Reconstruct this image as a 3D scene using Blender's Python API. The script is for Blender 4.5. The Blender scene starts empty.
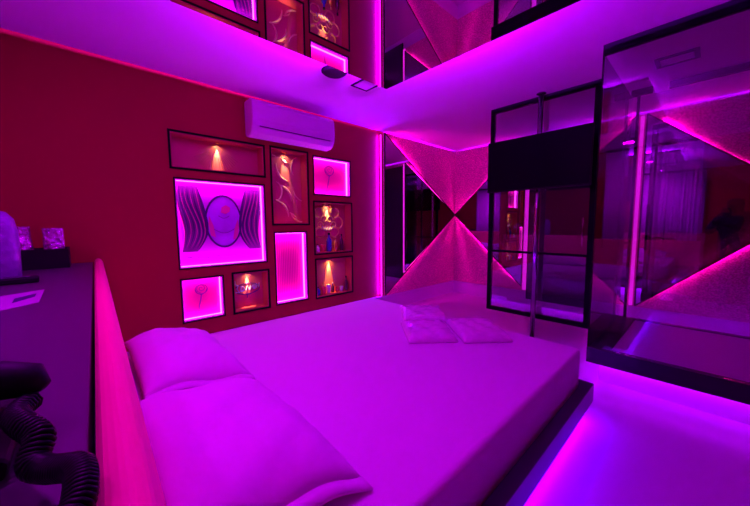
import bpy, bmesh, math, random
from mathutils import Vector, Matrix
random.seed(7)
scene = bpy.context.scene
C = scene.collection
PI = math.pi

# ------------------------------------------------------------------ camera
cd = bpy.data.cameras.new('camera'); cam = bpy.data.objects.new('camera', cd); C.objects.link(cam)
cr = Vector((0.6807208674896248, 0.7325005434894772, -0.007877458460259274))
cu = Vector((-0.06079126541087565, 0.06720395022748255, 0.9958855612587051))
cf = Vector((-0.730016111201607, 0.6774412025123969, -0.09027676625046097))
CP = Vector((3.3020097723438715, -5.074324286298826, 1.2743542410543705))
cam.matrix_world = Matrix(((cr.x, cu.x, -cf.x, CP.x), (cr.y, cu.y, -cf.y, CP.y), (cr.z, cu.z, -cf.z, CP.z), (0, 0, 0, 1)))
cd.sensor_width = 36.0; cd.lens = 14.9537; cd.clip_start = 0.01
scene.camera = cam

# ------------------------------------------------------------------ world, exposure
w = bpy.data.worlds.new('world'); scene.world = w; w.use_nodes = True
w.node_tree.nodes['Background'].inputs[0].default_value = (0.25, 0.0, 0.5, 1)
w.node_tree.nodes['Background'].inputs[1].default_value = 0.0
scene.view_settings.view_transform = 'Standard'; scene.view_settings.look = 'None'
scene.view_settings.exposure = 0.32; scene.view_settings.gamma = 1.0
scene.view_settings.use_curve_mapping = False
scene.cycles.max_bounces = 14; scene.cycles.glossy_bounces = 8; scene.cycles.transparent_max_bounces = 24
scene.cycles.diffuse_bounces = 6
scene.cycles.sample_clamp_indirect = 6.0
scene.cycles.use_denoising = True

VIOLET = (0.42, 0.0, 1.0)
PINK = (1.0, 0.0, 0.62)

# ------------------------------------------------------------------ strip lights of the room (LED tape runs), plus a few added lamps
def area(name, loc, direction, sx, sy, power, color, along=(1, 0, 0), spread=PI):
    """an LED run or an added lamp: an area lamp whose long side (sx) lies along `along`, shining to `direction`"""
    d = bpy.data.lights.new(name, 'AREA'); d.shape = 'RECTANGLE'; d.size = sx; d.size_y = sy
    d.energy = power; d.color = color; d.spread = spread
    o = bpy.data.objects.new(name, d); C.objects.link(o)
    z = -Vector(direction).normalized(); x = Vector(along).normalized()
    x = (x - z * x.dot(z)).normalized(); y = z.cross(x)
    m = Matrix((x, y, z)).transposed().to_4x4(); m.translation = Vector(loc); o.matrix_world = m
    return o
# over the hanging ceiling mirror, washing the ceiling
MX0, MX1, MY0, MY1, MZ = 1.165, 2.84, -4.64, -2.93, 2.53
for nm, loc, dr, sx, al in (
        ('ceiling_mirror_strip_light', (MX0 + .36, (MY0 + MY1) / 2, MZ + .03), (-.35, 0, 1), 1.0, (0, 1, 0)),
        ('ceiling_mirror_strip_light', (MX1 - .36, (MY0 + MY1) / 2, MZ + .03), (.35, 0, 1), 1.0, (0, 1, 0)),
        ('ceiling_mirror_strip_light', ((MX0 + MX1) / 2, MY1 - .36, MZ + .03), (0, .35, 1), .95, (1, 0, 0)),
        ('ceiling_mirror_strip_light', ((MX0 + MX1) / 2, MY0 + .36, MZ + .03), (0, -.35, 1), .95, (1, 0, 0))):
    area(nm, loc, dr, sx, .02, 290, VIOLET, al)
# cove above the cladding of the corner
area('cove_strip_light', (.016, -.95, 2.545), (.15, 0, 1), 1.75, .02, 4, (.26, 0, 1), (0, 1, 0))
area('cove_strip_light', (2.4, -.016, 2.545), (0, -.15, 1), 4.5, .02, 5, (.26, 0, 1), (1, 0, 0))
# under the bed platform
area('bed_strip_light', (2.79, -3.85, .1), (.35, 0, -1), 2.2, .03, 8, (.15, 0, 1), (0, 1, 0))
area('bed_strip_light', (1.8, -2.82, .108), (0, .35, -1), 1.9, .03, 20, (.3, 0, 1), (1, 0, 0))
area('bed_strip_light', (.86, -3.85, .1), (-.35, 0, -1), 2.2, .03, 7, (.2, 0, 1), (0, 1, 0))
# under the slab of the glass enclosure
area('enclosure_strip_light', (3.65, -2.125, .145), (0, -.2, -1), 1.85, .02, 1.7, (.36, 0, 1), (1, 0, 0))
area('enclosure_strip_light', (3.65, -.86, .145), (0, .6, -1), 1.85, .02, 7, (.36, 0, 1), (1, 0, 0))  # added lamp without a tape, brightens the baseboard and floor behind
area('enclosure_strip_light', (2.70, -1.5, .145), (-.2, 0, -1), 1.2, .02, 1.2, (.36, 0, 1), (0, 1, 0))
# added fill lamps without fixtures, brightening room, enclosure and headboard
for x, y, e in ((2.3, -5.75, 8), (4.3, -3.4, 1.0), (3.75, -1.5, 5), (1.9, -4.95, 24)):
    area('added_fill_light', (x, y, 2.575), (0, 0, -1), .13, .13, e, (.56, 0, .9))

# tapes along the slanted mirror edges, shining over the cladding
def edge_light(a, b, out, power):
    a, b = Vector(a), Vector(b); a, b = a.lerp(b, .03), b.lerp(a, .07) if abs(b.z - 1.443) > abs(a.z - 1.443) else b.lerp(a, .03)
    if abs(a.z - 1.443) > abs(b.z - 1.443): a = a.lerp(b, .05)
    area('edge_strip_light', (a + b) / 2, out, (b - a).length * .96, .008, power, (1, 0, .62), b - a)
for sg in (1, -1):
    z1, z2 = 1.443 + sg * .03, 1.443 + sg * 1.11
    edge_light((.066, -.12, z1), (.066, -1.87, z2), (-.25, .55, sg * .85), 5)
    edge_light((.12, -.066, z1), (1.30, -.066, z2), (-.70, .25, sg * .72), 4.5)
    edge_light((2.245, -.066, 1.443 + sg * .83), (2.60, -.066, z2), (-.58, .25, sg * .8), 4 - sg)
    edge_light((2.72, -.066, z2), (3.97, -.066, z1), (.66, .25, sg * .75), 6)
# upright tapes
area('upright_strip_light', (.02, -1.918, 1.39), (.15, -1, 0), 2.3, .012, 24, (.2, 0, 1), (0, 0, 1))
# ------------------------------------------------------------------ materials
def mat(name, base=(.5, .5, .5), rough=.6, metal=0.0, spec=.5, emit=None, estr=0.0, coat=0.0):
    m = bpy.data.materials.new(name); m.use_nodes = True
    b = m.node_tree.nodes['Principled BSDF']
    b.inputs['Base Color'].default_value = (*base, 1); b.inputs['Roughness'].default_value = rough
    b.inputs['Metallic'].default_value = metal; b.inputs['Specular IOR Level'].default_value = spec
    b.inputs['Coat Weight'].default_value = coat
    if emit: b.inputs['Emission Color'].default_value = (*emit, 1); b.inputs['Emission Strength'].default_value = estr
    return m
def noise(m, scale=8, strength=.1, dist=.01, vary=0.0, detail=4, tex='NOISE', stretch=(1, 1, 1)):
    """surface grain: bump and a slight change of tone from one texture"""
    nt = m.node_tree; b = nt.nodes['Principled BSDF']
    tc = nt.nodes.new('ShaderNodeTexCoord'); mp = nt.nodes.new('ShaderNodeMapping'); mp.inputs['Scale'].default_value = stretch
    nt.links.new(tc.outputs['Object'], mp.inputs['Vector'])
    if tex == 'NOISE':
        t = nt.nodes.new('ShaderNodeTexNoise'); t.inputs['Scale'].default_value = scale; t.inputs['Detail'].default_value = detail; out = t.outputs['Fac']
    else:
        t = nt.nodes.new('ShaderNodeTexVoronoi'); t.inputs['Scale'].default_value = scale; out = t.outputs['Distance']
    nt.links.new(mp.outputs['Vector'], t.inputs['Vector'])
    bp = nt.nodes.new('ShaderNodeBump'); bp.inputs['Strength'].default_value = strength; bp.inputs['Distance'].default_value = dist
    nt.links.new(out, bp.inputs['Height']); nt.links.new(bp.outputs['Normal'], b.inputs['Normal'])
    if vary:
        c = b.inputs['Base Color'].default_value[:]
        r = nt.nodes.new('ShaderNodeValToRGB')
        r.color_ramp.elements[0].color = (*[v * (1 - vary) for v in c[:3]], 1); r.color_ramp.elements[0].position = .25
        r.color_ramp.elements[1].color = (*[min(1, v * (1 + vary)) for v in c[:3]], 1); r.color_ramp.elements[1].position = .75
        nt.links.new(out, r.inputs['Fac']); nt.links.new(r.outputs['Color'], b.inputs['Base Color'])
    return m
def glass(name, tint, gloss=.12, rough=.02):
    """a thin tinted pane: see-through with a sheen"""
    m = bpy.data.materials.new(name); m.use_nodes = True; nt = m.node_tree
    nt.nodes.remove(nt.nodes['Principled BSDF']); out = nt.nodes['Material Output']
    tr = nt.nodes.new('ShaderNodeBsdfTransparent'); tr.inputs[0].default_value = (*tint, 1)
    gl = nt.nodes.new('ShaderNodeBsdfGlossy'); gl.inputs['Roughness'].default_value = rough; gl.inputs[0].default_value = (.9, .9, .9, 1)
    fr = nt.nodes.new('ShaderNodeFresnel'); fr.inputs[0].default_value = 1.45
    ad = nt.nodes.new('ShaderNodeMath'); ad.operation = 'ADD'; ad.inputs[1].default_value = gloss; ad.use_clamp = True
    mx = nt.nodes.new('ShaderNodeMixShader')
    nt.links.new(fr.outputs[0], ad.inputs[0]); nt.links.new(ad.outputs[0], mx.inputs[0])
    nt.links.new(tr.outputs[0], mx.inputs[1]); nt.links.new(gl.outputs[0], mx.inputs[2]); nt.links.new(mx.outputs[0], out.inputs['Surface'])
    return m
def wave_mat(name, c1, c2, scale, dist, stretch, rough=.5, bump=.3):
    """strands / pleats in two colours"""
    m = mat(name, c1, rough); nt = m.node_tree; b = nt.nodes['Principled BSDF']
    tc = nt.nodes.new('ShaderNodeTexCoord'); mp = nt.nodes.new('ShaderNodeMapping'); mp.inputs['Scale'].default_value = stretch
    wv = nt.nodes.new('ShaderNodeTexWave'); wv.bands_direction = 'Y'; wv.inputs['Scale'].default_value = scale
    wv.inputs['Distortion'].default_value = dist; wv.inputs['Detail'].default_value = 2; wv.inputs['Detail Scale'].default_value = .8
    r = nt.nodes.new('ShaderNodeValToRGB'); r.color_ramp.elements[0].color = (*c1, 1); r.color_ramp.elements[1].color = (*c2, 1)
    r.color_ramp.elements[0].position = .3; r.color_ramp.elements[1].position = .7
    nt.links.new(tc.outputs['Object'], mp.inputs['Vector']); nt.links.new(mp.outputs['Vector'], wv.inputs['Vector'])
    nt.links.new(wv.outputs['Fac'], r.inputs['Fac']); nt.links.new(r.outputs['Color'], b.inputs['Base Color'])
    bp = nt.nodes.new('ShaderNodeBump'); bp.inputs['Strength'].default_value = bump; bp.inputs['Distance'].default_value = .01
    nt.links.new(wv.outputs['Fac'], bp.inputs['Height']); nt.links.new(bp.outputs['Normal'], b.inputs['Normal'])
    return m

M = {}
M['red_wall'] = noise(mat('red_wall_paint', (.36, .004, .032), .7, spec=.15), 60, .05, .002)
M['white_ceiling'] = noise(mat('white_ceiling_paint', (.78, .76, .78), .85, spec=.2), 40, .04, .002)
M['floor'] = noise(mat('glossy_white_floor', (.62, .6, .64), .28, spec=.5), 3, .03, .002)
M['baseboard'] = mat('white_lacquered_baseboard', (.72, .7, .74), .3)
M['clad'] = noise(mat('pink_mosaic_cladding', (.72, .08, .42), .6, spec=.3), 55, .55, .006, .35, tex='VORONOI', stretch=(1, 1, 1.6))
M['mirror'] = mat('mirror_silver', (.62, .6, .64), .015, 1.0)
M['ceil_mirror'] = mat('ceiling_mirror_silver', (.86, .85, .87), .01, 1.0)
M['dark_glass'] = mat('dark_lacquered_glass', (.06, .035, .07), .1, spec=.4)
M['black'] = mat('black_powder_coat', (.005, .004, .008), .55, spec=.05)
M['black_gloss'] = mat('black_gloss', (.005, .004, .007), .4, spec=.12)
M['black_matt'] = mat('black_matt_plastic', (.010, .008, .013), .55, spec=.15)
M['screen'] = mat('switched_off_screen', (.003, .002, .006), .35, spec=.06)
M['chrome'] = mat('polished_chrome', (.38, .37, .4), .12, 1.0)
M['glass'] = glass('clear_smoked_glass', (.88, .86, .90), .035)
M['pane'] = glass('tinted_partition_glass', (.72, .68, .78), .06)
M['sheet'] = noise(mat('white_cotton_sheet', (.74, .72, .72), .85, spec=.1), 5, .12, .01)
M['case'] = noise(mat('white_pillowcase', (.74, .71, .72), .85, spec=.1), 9, .35, .012)
M['headboard'] = noise(mat('red_leatherette', (.95, .02, .25), .45, spec=.4), 120, .12, .002)
M['platform'] = mat('dark_lacquered_platform', (.06, .03, .09), .3)
M['counter'] = noise(mat('dark_plum_laminate', (.08, .048, .08), .4), 30, .03, .001)
M['ac'] = mat('white_abs_plastic', (.78, .76, .8), .35)
M['ac_dark'] = mat('grey_slot', (.1, .08, .12), .6)
M['wrap'] = noise(mat('clear_plastic_wrapped_towel', (.76, .68, .72), .3, spec=.6, coat=.6), 26, .8, .02)
M['film'] = noise(mat('crinkled_silver_film', (.75, .72, .78), .18, .75), 22, 1.0, .04)
M['cloud'] = noise(mat('translucent_plastic_bag', (.26, .22, .42), .3, coat=.4), 12, .8, .03)
M['paper'] = mat('white_card', (.5, .48, .52), .4, coat=.2)
M['curtain'] = mat('white_curtain_cloth', (.75, .74, .76), .85)
M['jacket'] = noise(mat('dark_cotton_clothes', (.015, .012, .02), .9), 30, .2, .005)
M['skin'] = mat('skin', (.5, .26, .18), .6)
M['deck'] = mat('pale_tiled_deck', (.7, .64, .72), .35)
M['slab'] = mat('dark_stone_slab', (.010, .008, .016), .35, spec=.3)
M['tape_pink'] = mat('pink_led_tape', (.9, .6, .9), .5, emit=(.75, .01, .62), estr=1.2)
M['tape_hot'] = mat('pale_pink_led_tape', (.9, .8, .9), .5, emit=(1, .06, .95), estr=5.5)
M['tape_violet'] = mat('violet_led_tape', (.8, .6, .9), .5, emit=(.55, 0, 1), estr=2.5)
M['edge_tape'] = mat('magenta_led_tape', (.9, .5, .8), .5, emit=(1, .02, .55), estr=2.4)
M['niche_red'] = mat('red_niche_lining', (.55, .03, .09), .55)
M['niche_white'] = mat('white_niche_lining', (.7, .12, .7), .6)
M['back_red'] = noise(mat('crimson_back_panel', (.62, .09, .15), .5), 40, .08, .003)
M['back_pink'] = mat('hot_pink_back_panel', (.62, .0, .24), .6)
M['back_lilac'] = mat('lilac_back_panel', (.5, .0, .6), .6)
M['pleat'] = wave_mat('pleated_pink_panel', (.62, .0, .24), (.85, .01, .34), 14, .3, (1, 1, .02), .6, .2)
M['gold'] = mat('brushed_gold', (.85, .45, .2), .45, .3)
M['pale_gold'] = mat('gold_relief', (.85, .42, .36), .5, .3)
M['rose_line'] = mat('violet_line_relief', (.16, .0, .22), .5)
M['hair'] = noise(mat('painted_magenta_hair', (.13, .0, .17), .5), 6, .05, .004, .3)
M['line'] = mat('navy_outline', (.03, .0, .10), .5)
M['face'] = noise(mat('violet_medallion', (.42, .005, .75), .5), 4, .05, .01, .25)
M['blush'] = mat('rose_paint', (.6, .0, .3), .5)
M['logo'] = mat('lilac_lettering', (.6, .45, .9), .3, .2)
M['lens'] = mat('warm_lamp_lens', (1, .8, .5), .4, emit=(1, .62, .22), estr=10)
M['bulb_rim'] = mat('copper_lamp_rim', (.5, .2, .1), .3, .8)
M['blue_bottle'] = mat('blue_bottle_glass', (.05, .03, .5), .1, coat=.5)
M['amber'] = mat('amber_bottle_glass', (.6, .22, .05), .1, coat=.5)
M['clear_cup'] = mat('white_plastic', (.8, .65, .7), .25)
M['wine'] = mat('wine_dark_glass', (.1, .01, .05), .1, coat=.5)
M['red_cup'] = mat('red_plastic', (.7, .03, .1), .3)

# ------------------------------------------------------------------ mesh helpers
def bx(bm, a, b, bev=0.0):
    """a box from corner a to corner b, edges rounded by bev"""
    t = bmesh.new(); bmesh.ops.create_cube(t, size=1)
    for v in t.verts:
        v.co = Vector([(a[i] + b[i]) / 2 + v.co[i] * (b[i] - a[i]) for i in range(3)])
    if bev: bmesh.ops.bevel(t, geom=t.edges[:], offset=bev, segments=2, affect='EDGES', profile=.5)
    join(bm, t)
def join(bm, t):
    me = bpy.data.meshes.new('t'); t.to_mesh(me); t.free(); bm.from_mesh(me); bpy.data.meshes.remove(me)
def tube(bm, pts, r, seg=8, closed=False, cap=True):
    """a tube through pts; r is one radius or one per point"""
    n = len(pts); P = [Vector(p) for p in pts]; R = r if isinstance(r, (list, tuple)) else [r] * n
    rings = []; prev = None
    for i in range(n):
        a = P[(i - 1) % n] if closed or i else P[i]; b = P[(i + 1) % n] if closed or i < n - 1 else P[i]
        t = (b - a).normalized()
        if prev is None:
            prev = t.orthogonal().normalized()
        s = (prev - t * prev.dot(t)); s = s.normalized() if s.length > 1e-6 else t.orthogonal().normalized(); prev = s
        q = t.cross(s)
        rings.append([bm.verts.new(P[i] + (s * math.cos(2 * PI * k / seg) + q * math.sin(2 * PI * k / seg)) * R[i]) for k in range(seg)])
    for i in range(n if closed else n - 1):
        A, B = rings[i], rings[(i + 1) % n]
        for k in range(seg):
            bm.faces.new((A[k], A[(k + 1) % seg], B[(k + 1) % seg], B[k]))
    if cap and not closed: bm.faces.new(rings[0][::-1]); bm.faces.new(rings[-1])
def lathe(bm, prof, loc=(0, 0, 0), seg=20, axis='z'):
    """prof: (radius, height) pairs turned about an axis through loc"""
    rings = []
    for r, h in prof:
        ring = []
        for k in range(seg):
            a = 2 * PI * k / seg; c, s = r * math.cos(a), r * math.sin(a)
            v = {'z': (c, s, h), 'x': (h, c, s), 'y': (s, h, c)}[axis]
            ring.append(bm.verts.new(Vector(loc) + Vector(v)))
        rings.append(ring)
    for A, B in zip(rings, rings[1:]):
        for k in range(seg): bm.faces.new((A[k], A[(k + 1) % seg], B[(k + 1) % seg], B[k]))
    bm.faces.new(rings[0][::-1]); bm.faces.new(rings[-1])
def prism(bm, pts, vec):
    """a polygon pushed along vec into a solid"""
    v = Vector(vec); A = [bm.verts.new(Vector(p)) for p in pts]; B = [bm.verts.new(Vector(p) + v) for p in pts]
    bm.faces.new(A[::-1]); bm.faces.new(B); n = len(A)
    for i in range(n): bm.faces.new((A[i], A[(i + 1) % n], B[(i + 1) % n], B[i]))
def wpos(o):
    p = Vector((0, 0, 0))
    while o is not None: p += o.location; o = o.parent
    return p
def obj(name, bm, m, parent=None, smooth=False, bev=0.0, sub=0, at=None):
    """links bm (in world coordinates) as one mesh object"""
    bmesh.ops.recalc_face_normals(bm, faces=bm.faces[:])
    me = bpy.data.meshes.new(name); bm.to_mesh(me); bm.free()
    off = wpos(parent) if parent else (Vector(at) if at else Vector((0, 0, 0)))
    me.transform(Matrix.Translation(-off))
    o = bpy.data.objects.new(name, me); C.objects.link(o); me.materials.append(m)
    if parent: o.parent = parent
    elif at: o.location = at
    if smooth:
        for p in me.polygons: p.use_smooth = True
    if bev:
        md = o.modifiers.new('bevel', 'BEVEL'); md.width = bev; md.segments = 2; md.limit_method = 'ANGLE'
    if sub:
        md = o.modifiers.new('sub', 'SUBSURF'); md.levels = sub; md.render_levels = sub
    return o
def box(name, a, b, m, parent=None, bev=0.0):
    bm = bmesh.new(); bx(bm, a, b, bev); return obj(name, bm, m, parent)
def thing(name, label, cat, loc, group=None):
    o = bpy.data.objects.new(name, None); C.objects.link(o); o.location = loc; o.empty_display_size = .1
    return tag(o, label, cat, group)
def tag(o, label, cat, group=None):
    o['label'] = label; o['category'] = cat
    if group: o['group'] = group
    return o
def struct(o): o['kind'] = 'structure'; return o

# ------------------------------------------------------------------ room shell
RX, RY, H = 5.0, -6.45, 2.6
struct(box('floor', (-.16, RY - .1, -.1), (RX + .1, .1, 0), M['floor']))
struct(box('ceiling', (-.16, RY - .1, H), (RX + .1, .1, H + .1), M['white_ceiling']))
struct(box('wall_rear', (-.16, RY - .1, 0), (RX, RY, H), M['red_wall']))
struct(box('wall_side', (RX, RY - .1, 0), (RX + .1, .1, H), M['red_wall']))
struct(box('wall_right', (-.16, 0, 0), (RX, .1, H), M['clad']))
NICHES = [(-4.472, -3.624, 1.803, 2.114), (-4.458, -3.632, .882, 1.707), (-3.540, -3.096, 1.292, 2.122), (-3.010, -2.450, 1.648, 2.105),
          (-3.012, -2.440, .922, 1.556), (-4.456, -4.093, .375, .780), (-3.993, -3.625, .377, .785), (-3.533, -3.131, .379, 1.197), (-3.006, -2.442, .370, .847)]
def wall_with_holes():
    bm = bmesh.new(); D = -.15
    ys = sorted({RY, 0.0} | {v for n in NICHES for v in n[:2]}); zs = sorted({0.0, H} | {v for n in NICHES for v in n[2:]})
    def hole(y, z): return any(n[0] < y < n[1] and n[2] < z < n[3] for n in NICHES)
    for y0, y1 in zip(ys, ys[1:]):
        for z0, z1 in zip(zs, zs[1:]):
            if not hole((y0 + y1) / 2, (z0 + z1) / 2):
                for x in (0, D):
                    bm.faces.new([bm.verts.new(p) for p in ((x, y0, z0), (x, y1, z0), (x, y1, z1), (x, y0, z1))])
    for y0, y1, z0, z1 in NICHES:
        c = ((y0, z0), (y1, z0), (y1, z1), (y0, z1))
        for i in range(4):
            (a, b), (d, e) = c[i], c[(i + 1) % 4]
            bm.faces.new([bm.verts.new(p) for p in ((0, a, b), (0, d, e), (D, d, e), (D, a, b))])
    bmesh.ops.remove_doubles(bm, verts=bm.verts[:], dist=1e-5)
    return struct(obj('wall_left', bm, M['red_wall']))
wall_with_holes()
# mosaic cladding of the corner on the niche wall's end
struct(box('trim_1', (.035, -1.87, .22), (.05, -.035, 2.57), M['clad']))
struct(box('trim_2', (.05, -.05, .22), (RX, -.035, 2.57), M['clad']))
struct(box('baseboard_left', (0, RY, 0), (.05, 0, .218), M['baseboard']))
struct(box('baseboard_right', (.05, -.05, 0), (RX, 0, .218), M['baseboard']))
# dark reflecting door beside the strip
d1 = struct(box('door_1', (1.40, -.075, .10), (2.19, -.0505, 2.5), M['dark_glass']))
box('door_frame', (1.385, -.08, .10), (1.3995, -.0505, 2.52), M['black'], d1)
bm = bmesh.new(); tube(bm, [(2.11, -.105, .95), (2.11, -.105, 1.35)], .011)
for z in (1.0, 1.3): tube(bm, [(2.11, -.105, z), (2.11, -.074, z)], .007)
obj('door_handle', bm, M['chrome'], d1, True)

# curtain before the rear wall (met in the mirrors)
bm = bmesh.new(); N = 150; A = []
for i in range(N + 1):
    x = 1.9 + 1.25 * i / N; y = RY + .09 + .03 * math.sin(i * .8) + .012 * math.sin(i * .31 + 1)
    A.append((bm.verts.new((x, y, .03)), bm.verts.new((x, y - .003, 2.56))))
for (a, b), (c, d) in zip(A, A[1:]): bm.faces.new((a, c, d, b))
cu_ = obj('curtain', bm, M['curtain'], None, True); md = cu_.modifiers.new('solid', 'SOLIDIFY'); md.thickness = .004
tag(cu_, 'pleated pale curtain on the far wall, seen in the wall mirrors', 'curtain')
box('curtain_track', (1.88, RY + .05, 2.56), (3.18, RY + .13, 2.6), M['black'], cu_)

# ------------------------------------------------------------------ mirrors of the X-patterned corner
GM = 'triangular mirrors of the X-patterned corner'
def tri_mirror(label, pts, normal, base, tape_w, loc):
    """pts: outline on the wall plane (3D), lifted by normal; base: (p, q) ends of the tape along the upright side"""
    t = thing('wall_mirror', label, 'mirror', loc, GM); n = Vector(normal)
    bm = bmesh.new(); P = [Vector(p) + n * .03 for p in pts]; prism(bm, P, n * .008); obj('mirror_plate', bm, M['mirror'], t)
    bm = bmesh.new(); k = len(P)                                # slim dark edge profile
    for i in range(k):
        tube(bm, [P[i] + n * .006, P[(i + 1) % k] + n * .006], .0085, 6)
    obj('edge_frame', bm, M['black'], t)
    cen = sum(P, Vector()) / k
    for i in range(k):
        a, b = P[i], P[(i + 1) % k]
        if abs((b - a).normalized().z) > .98: continue
        s = (cen - (a + b) / 2); s -= (b - a).normalized() * s.dot((b - a).normalized()); s.normalize()
        bm = bmesh.new(); tube(bm, [a.lerp(b, .02) - n * .012 - s * .004, a.lerp(b, .98) - n * .012 - s * .004], .0055, 6)
        obj('led_tape', bm, M['edge_tape'], t).__setitem__('label', 'glowing pink LED tape along a slanted edge')
    if base:
        bm = bmesh.new(); (a, b), w_ = base, tape_w
        bx(bm, a, b); obj('base_tape', bm, M['tape_pink'], t).__setitem__('label', 'glowing pink upright LED tape')
    return t
tri_mirror('triangular mirror on the niche wall, its tip meeting the corner', [(.05, -1.885, .235), (.05, -1.885, 2.56), (.05, -.09, 1.443)], (1, 0, 0),
           ((.012, -1.912, .225), (.03, -1.895, 2.55)), 0, (.05, -1.885, .22))
tri_mirror('triangular mirror behind the partition under the television, tip at the corner', [(.09, -.05, 1.443), (1.31, -.05, 2.56), (1.31, -.05, .29)], (0, -1, 0),
           ((1.325, -.075, .235), (1.372, -.051, 2.55)), 0, (1.3, -.05, .22))
tri_mirror('cut-off triangular mirror between the dark door and the glass enclosure', [(2.225, -.05, .574), (2.225, -.05, 2.29), (2.615, -.05, 2.56), (2.615, -.05, .235)], (0, -1, 0),
           None, 0, (2.6, -.05, .22))
tri_mirror('large triangular mirror behind the glass enclosure, wide side at the upright tape', [(2.705, -.05, .235), (2.705, -.05, 2.56), (4.0, -.05, 1.443)], (0, -1, 0),
           ((2.643, -.075, .235), (2.677, -.051, 2.55)), 0, (2.7, -.05, .22))

# ------------------------------------------------------------------ ceiling fittings
cm = thing('ceiling_mirror', 'large square mirror hung under the ceiling above the bed', 'mirror', ((MX0 + MX1) / 2, (MY0 + MY1) / 2, MZ))
box('mirror_plate', (MX0, MY0, MZ), (MX1, MY1, MZ + .012), M['ceil_mirror'], cm)
bm = bmesh.new()
for a, b in (((MX0, MY0), (MX0 + .008, MY1)), ((MX1 - .008, MY0), (MX1, MY1)), ((MX0 + .008, MY0), (MX1 - .008, MY0 + .008)), ((MX0 + .008, MY1 - .008), (MX1 - .008, MY1))): bx(bm, (*a, MZ + .012), (*b, MZ + .034))
obj('edge_frame', bm, M['black'], cm)  # rim raised into a lip, added to keep strip light off the walls
for x in (MX0 + .6, MX1 - .6):
    for y in (MY0 + .6, MY1 - .6): box('mount', (x - .05, y - .05, MZ + .012), (x + .05, y + .05, H), M['black_matt'], cm)
bm = bmesh.new()
for a, b in (((MX0 + .35, MY0 + .35), (MX0 + .37, MY1 - .35)), ((MX1 - .37, MY0 + .35), (MX1 - .35, MY1 - .35)), ((MX0 + .35, MY1 - .37), (MX1 - .35, MY1 - .35)), ((MX0 + .35, MY0 + .35), (MX1 - .35, MY0 + .37))):
    bx(bm, (*a, MZ + .0125), (*b, MZ + .018))
obj('led_tape', bm, M['tape_violet'], cm)
sp = thing('ceiling_speaker', 'round dark ceiling speaker beside the mirror edge above the niches', 'speaker', (1.0, -3.40, H))
bm = bmesh.new(); lathe(bm, [(.105, 0), (.105, -.012), (.09, -.022), (.0, -.024)][:3] + [(.03, -.026)], (1.0, -3.40, H), 32); obj('grille', bm, M['black_matt'], sp)
bm = bmesh.new(); lathe(bm, [(.112, 0), (.112, -.006), (.104, -.008)], (1.0, -3.40, H), 32); obj('rim', bm, M['black'], sp)
dl = thing('downlight', 'square dark-rimmed downlight by the corner of the ceiling mirror', 'ceiling light', (.985, -3.03, H))
bm = bmesh.new(); x0, x1, y0, y1 = .885, 1.085, -3.13, -2.93
for a, b in (((x0, y0), (x1, y0 + .016)), ((x0, y1 - .016), (x1, y1)), ((x0, y0), (x0 + .016, y1)), ((x1 - .016, y0), (x1, y1))): bx(bm, (*a, H - .008), (*b, H))
obj('rim', bm, M['black'], dl)
box('diffuser', (x0 + .016, y0 + .016, H - .004), (x1 - .016, y1 - .016, H), M['white_ceiling'], dl)
vt = thing('ceiling_vent', 'rectangular ceiling vent above the glass enclosure', 'vent', (3.03, -1.47, H))
bm = bmesh.new(); x0, x1, y0, y1 = 2.90, 3.16, -1.57, -1.37
for a, b in (((x0, y0), (x1, y0 + .03)), ((x0, y1 - .03), (x1, y1)), ((x0, y0), (x0 + .03, y1)), ((x1 - .03, y0), (x1, y1))): bx(bm, (*a, H - .012), (*b, H))
obj('frame', bm, M['black'], vt)
bm = bmesh.new(); bx(bm, (x0 + .03, y0 + .03, H - .004), (x1 - .03, y1 - .03, H))
for k in range(4):
    y = y0 + .05 + k * .033; prism(bm, [(x0 + .03, y, H - .003), (x0 + .03, y + .02, H - .010), (x0 + .03, y + .021, H - .008), (x0 + .03, y + .002, H - .001)], (x1 - x0 - .06, 0, 0))
obj('louvre', bm, M['baseboard'], vt)

# ------------------------------------------------------------------ air conditioner
ay0, ay1 = -3.81, -2.83
ac = thing('air_conditioner', 'white split air conditioner high on the red wall above the niches', 'air conditioner', (0, (ay0 + ay1) / 2, 2.15))
prof = [(0, 2.19), (0, 2.525), (.15, 2.525), (.185, 2.51), (.205, 2.47), (.208, 2.33), (.20, 2.255), (.17, 2.20), (.12, 2.175), (.03, 2.17)]
bm = bmesh.new(); prism(bm, [(x, ay0, z) for x, z in prof], (0, ay1 - ay0, 0)); obj('body', bm, M['ac'], ac, bev=.018)
bm = bmesh.new(); prism(bm, [(x, ay0 + .04, z) for x, z in ((.2035, 2.30), (.2115, 2.33), (.2085, 2.465), (.203, 2.475))], (0, ay1 - ay0 - .08, 0)); obj('front_panel', bm, M['ac'], ac, bev=.002)
bm = bmesh.new(); prism(bm, [(x, ay0 + .07, z) for x, z in ((.2, 2.235), (.209, 2.242), (.178, 2.192), (.126, 2.166), (.122, 2.172), (.172, 2.198))], (0, ay1 - ay0 - .14, 0)); obj('louver_flap', bm, M['ac'], ac)
bm = bmesh.new(); bx(bm, (.198, ay0 + .07, 2.252), (.2085, ay1 - .07, 2.258)); obj('outlet_slot', bm, M['ac_dark'], ac)

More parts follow.
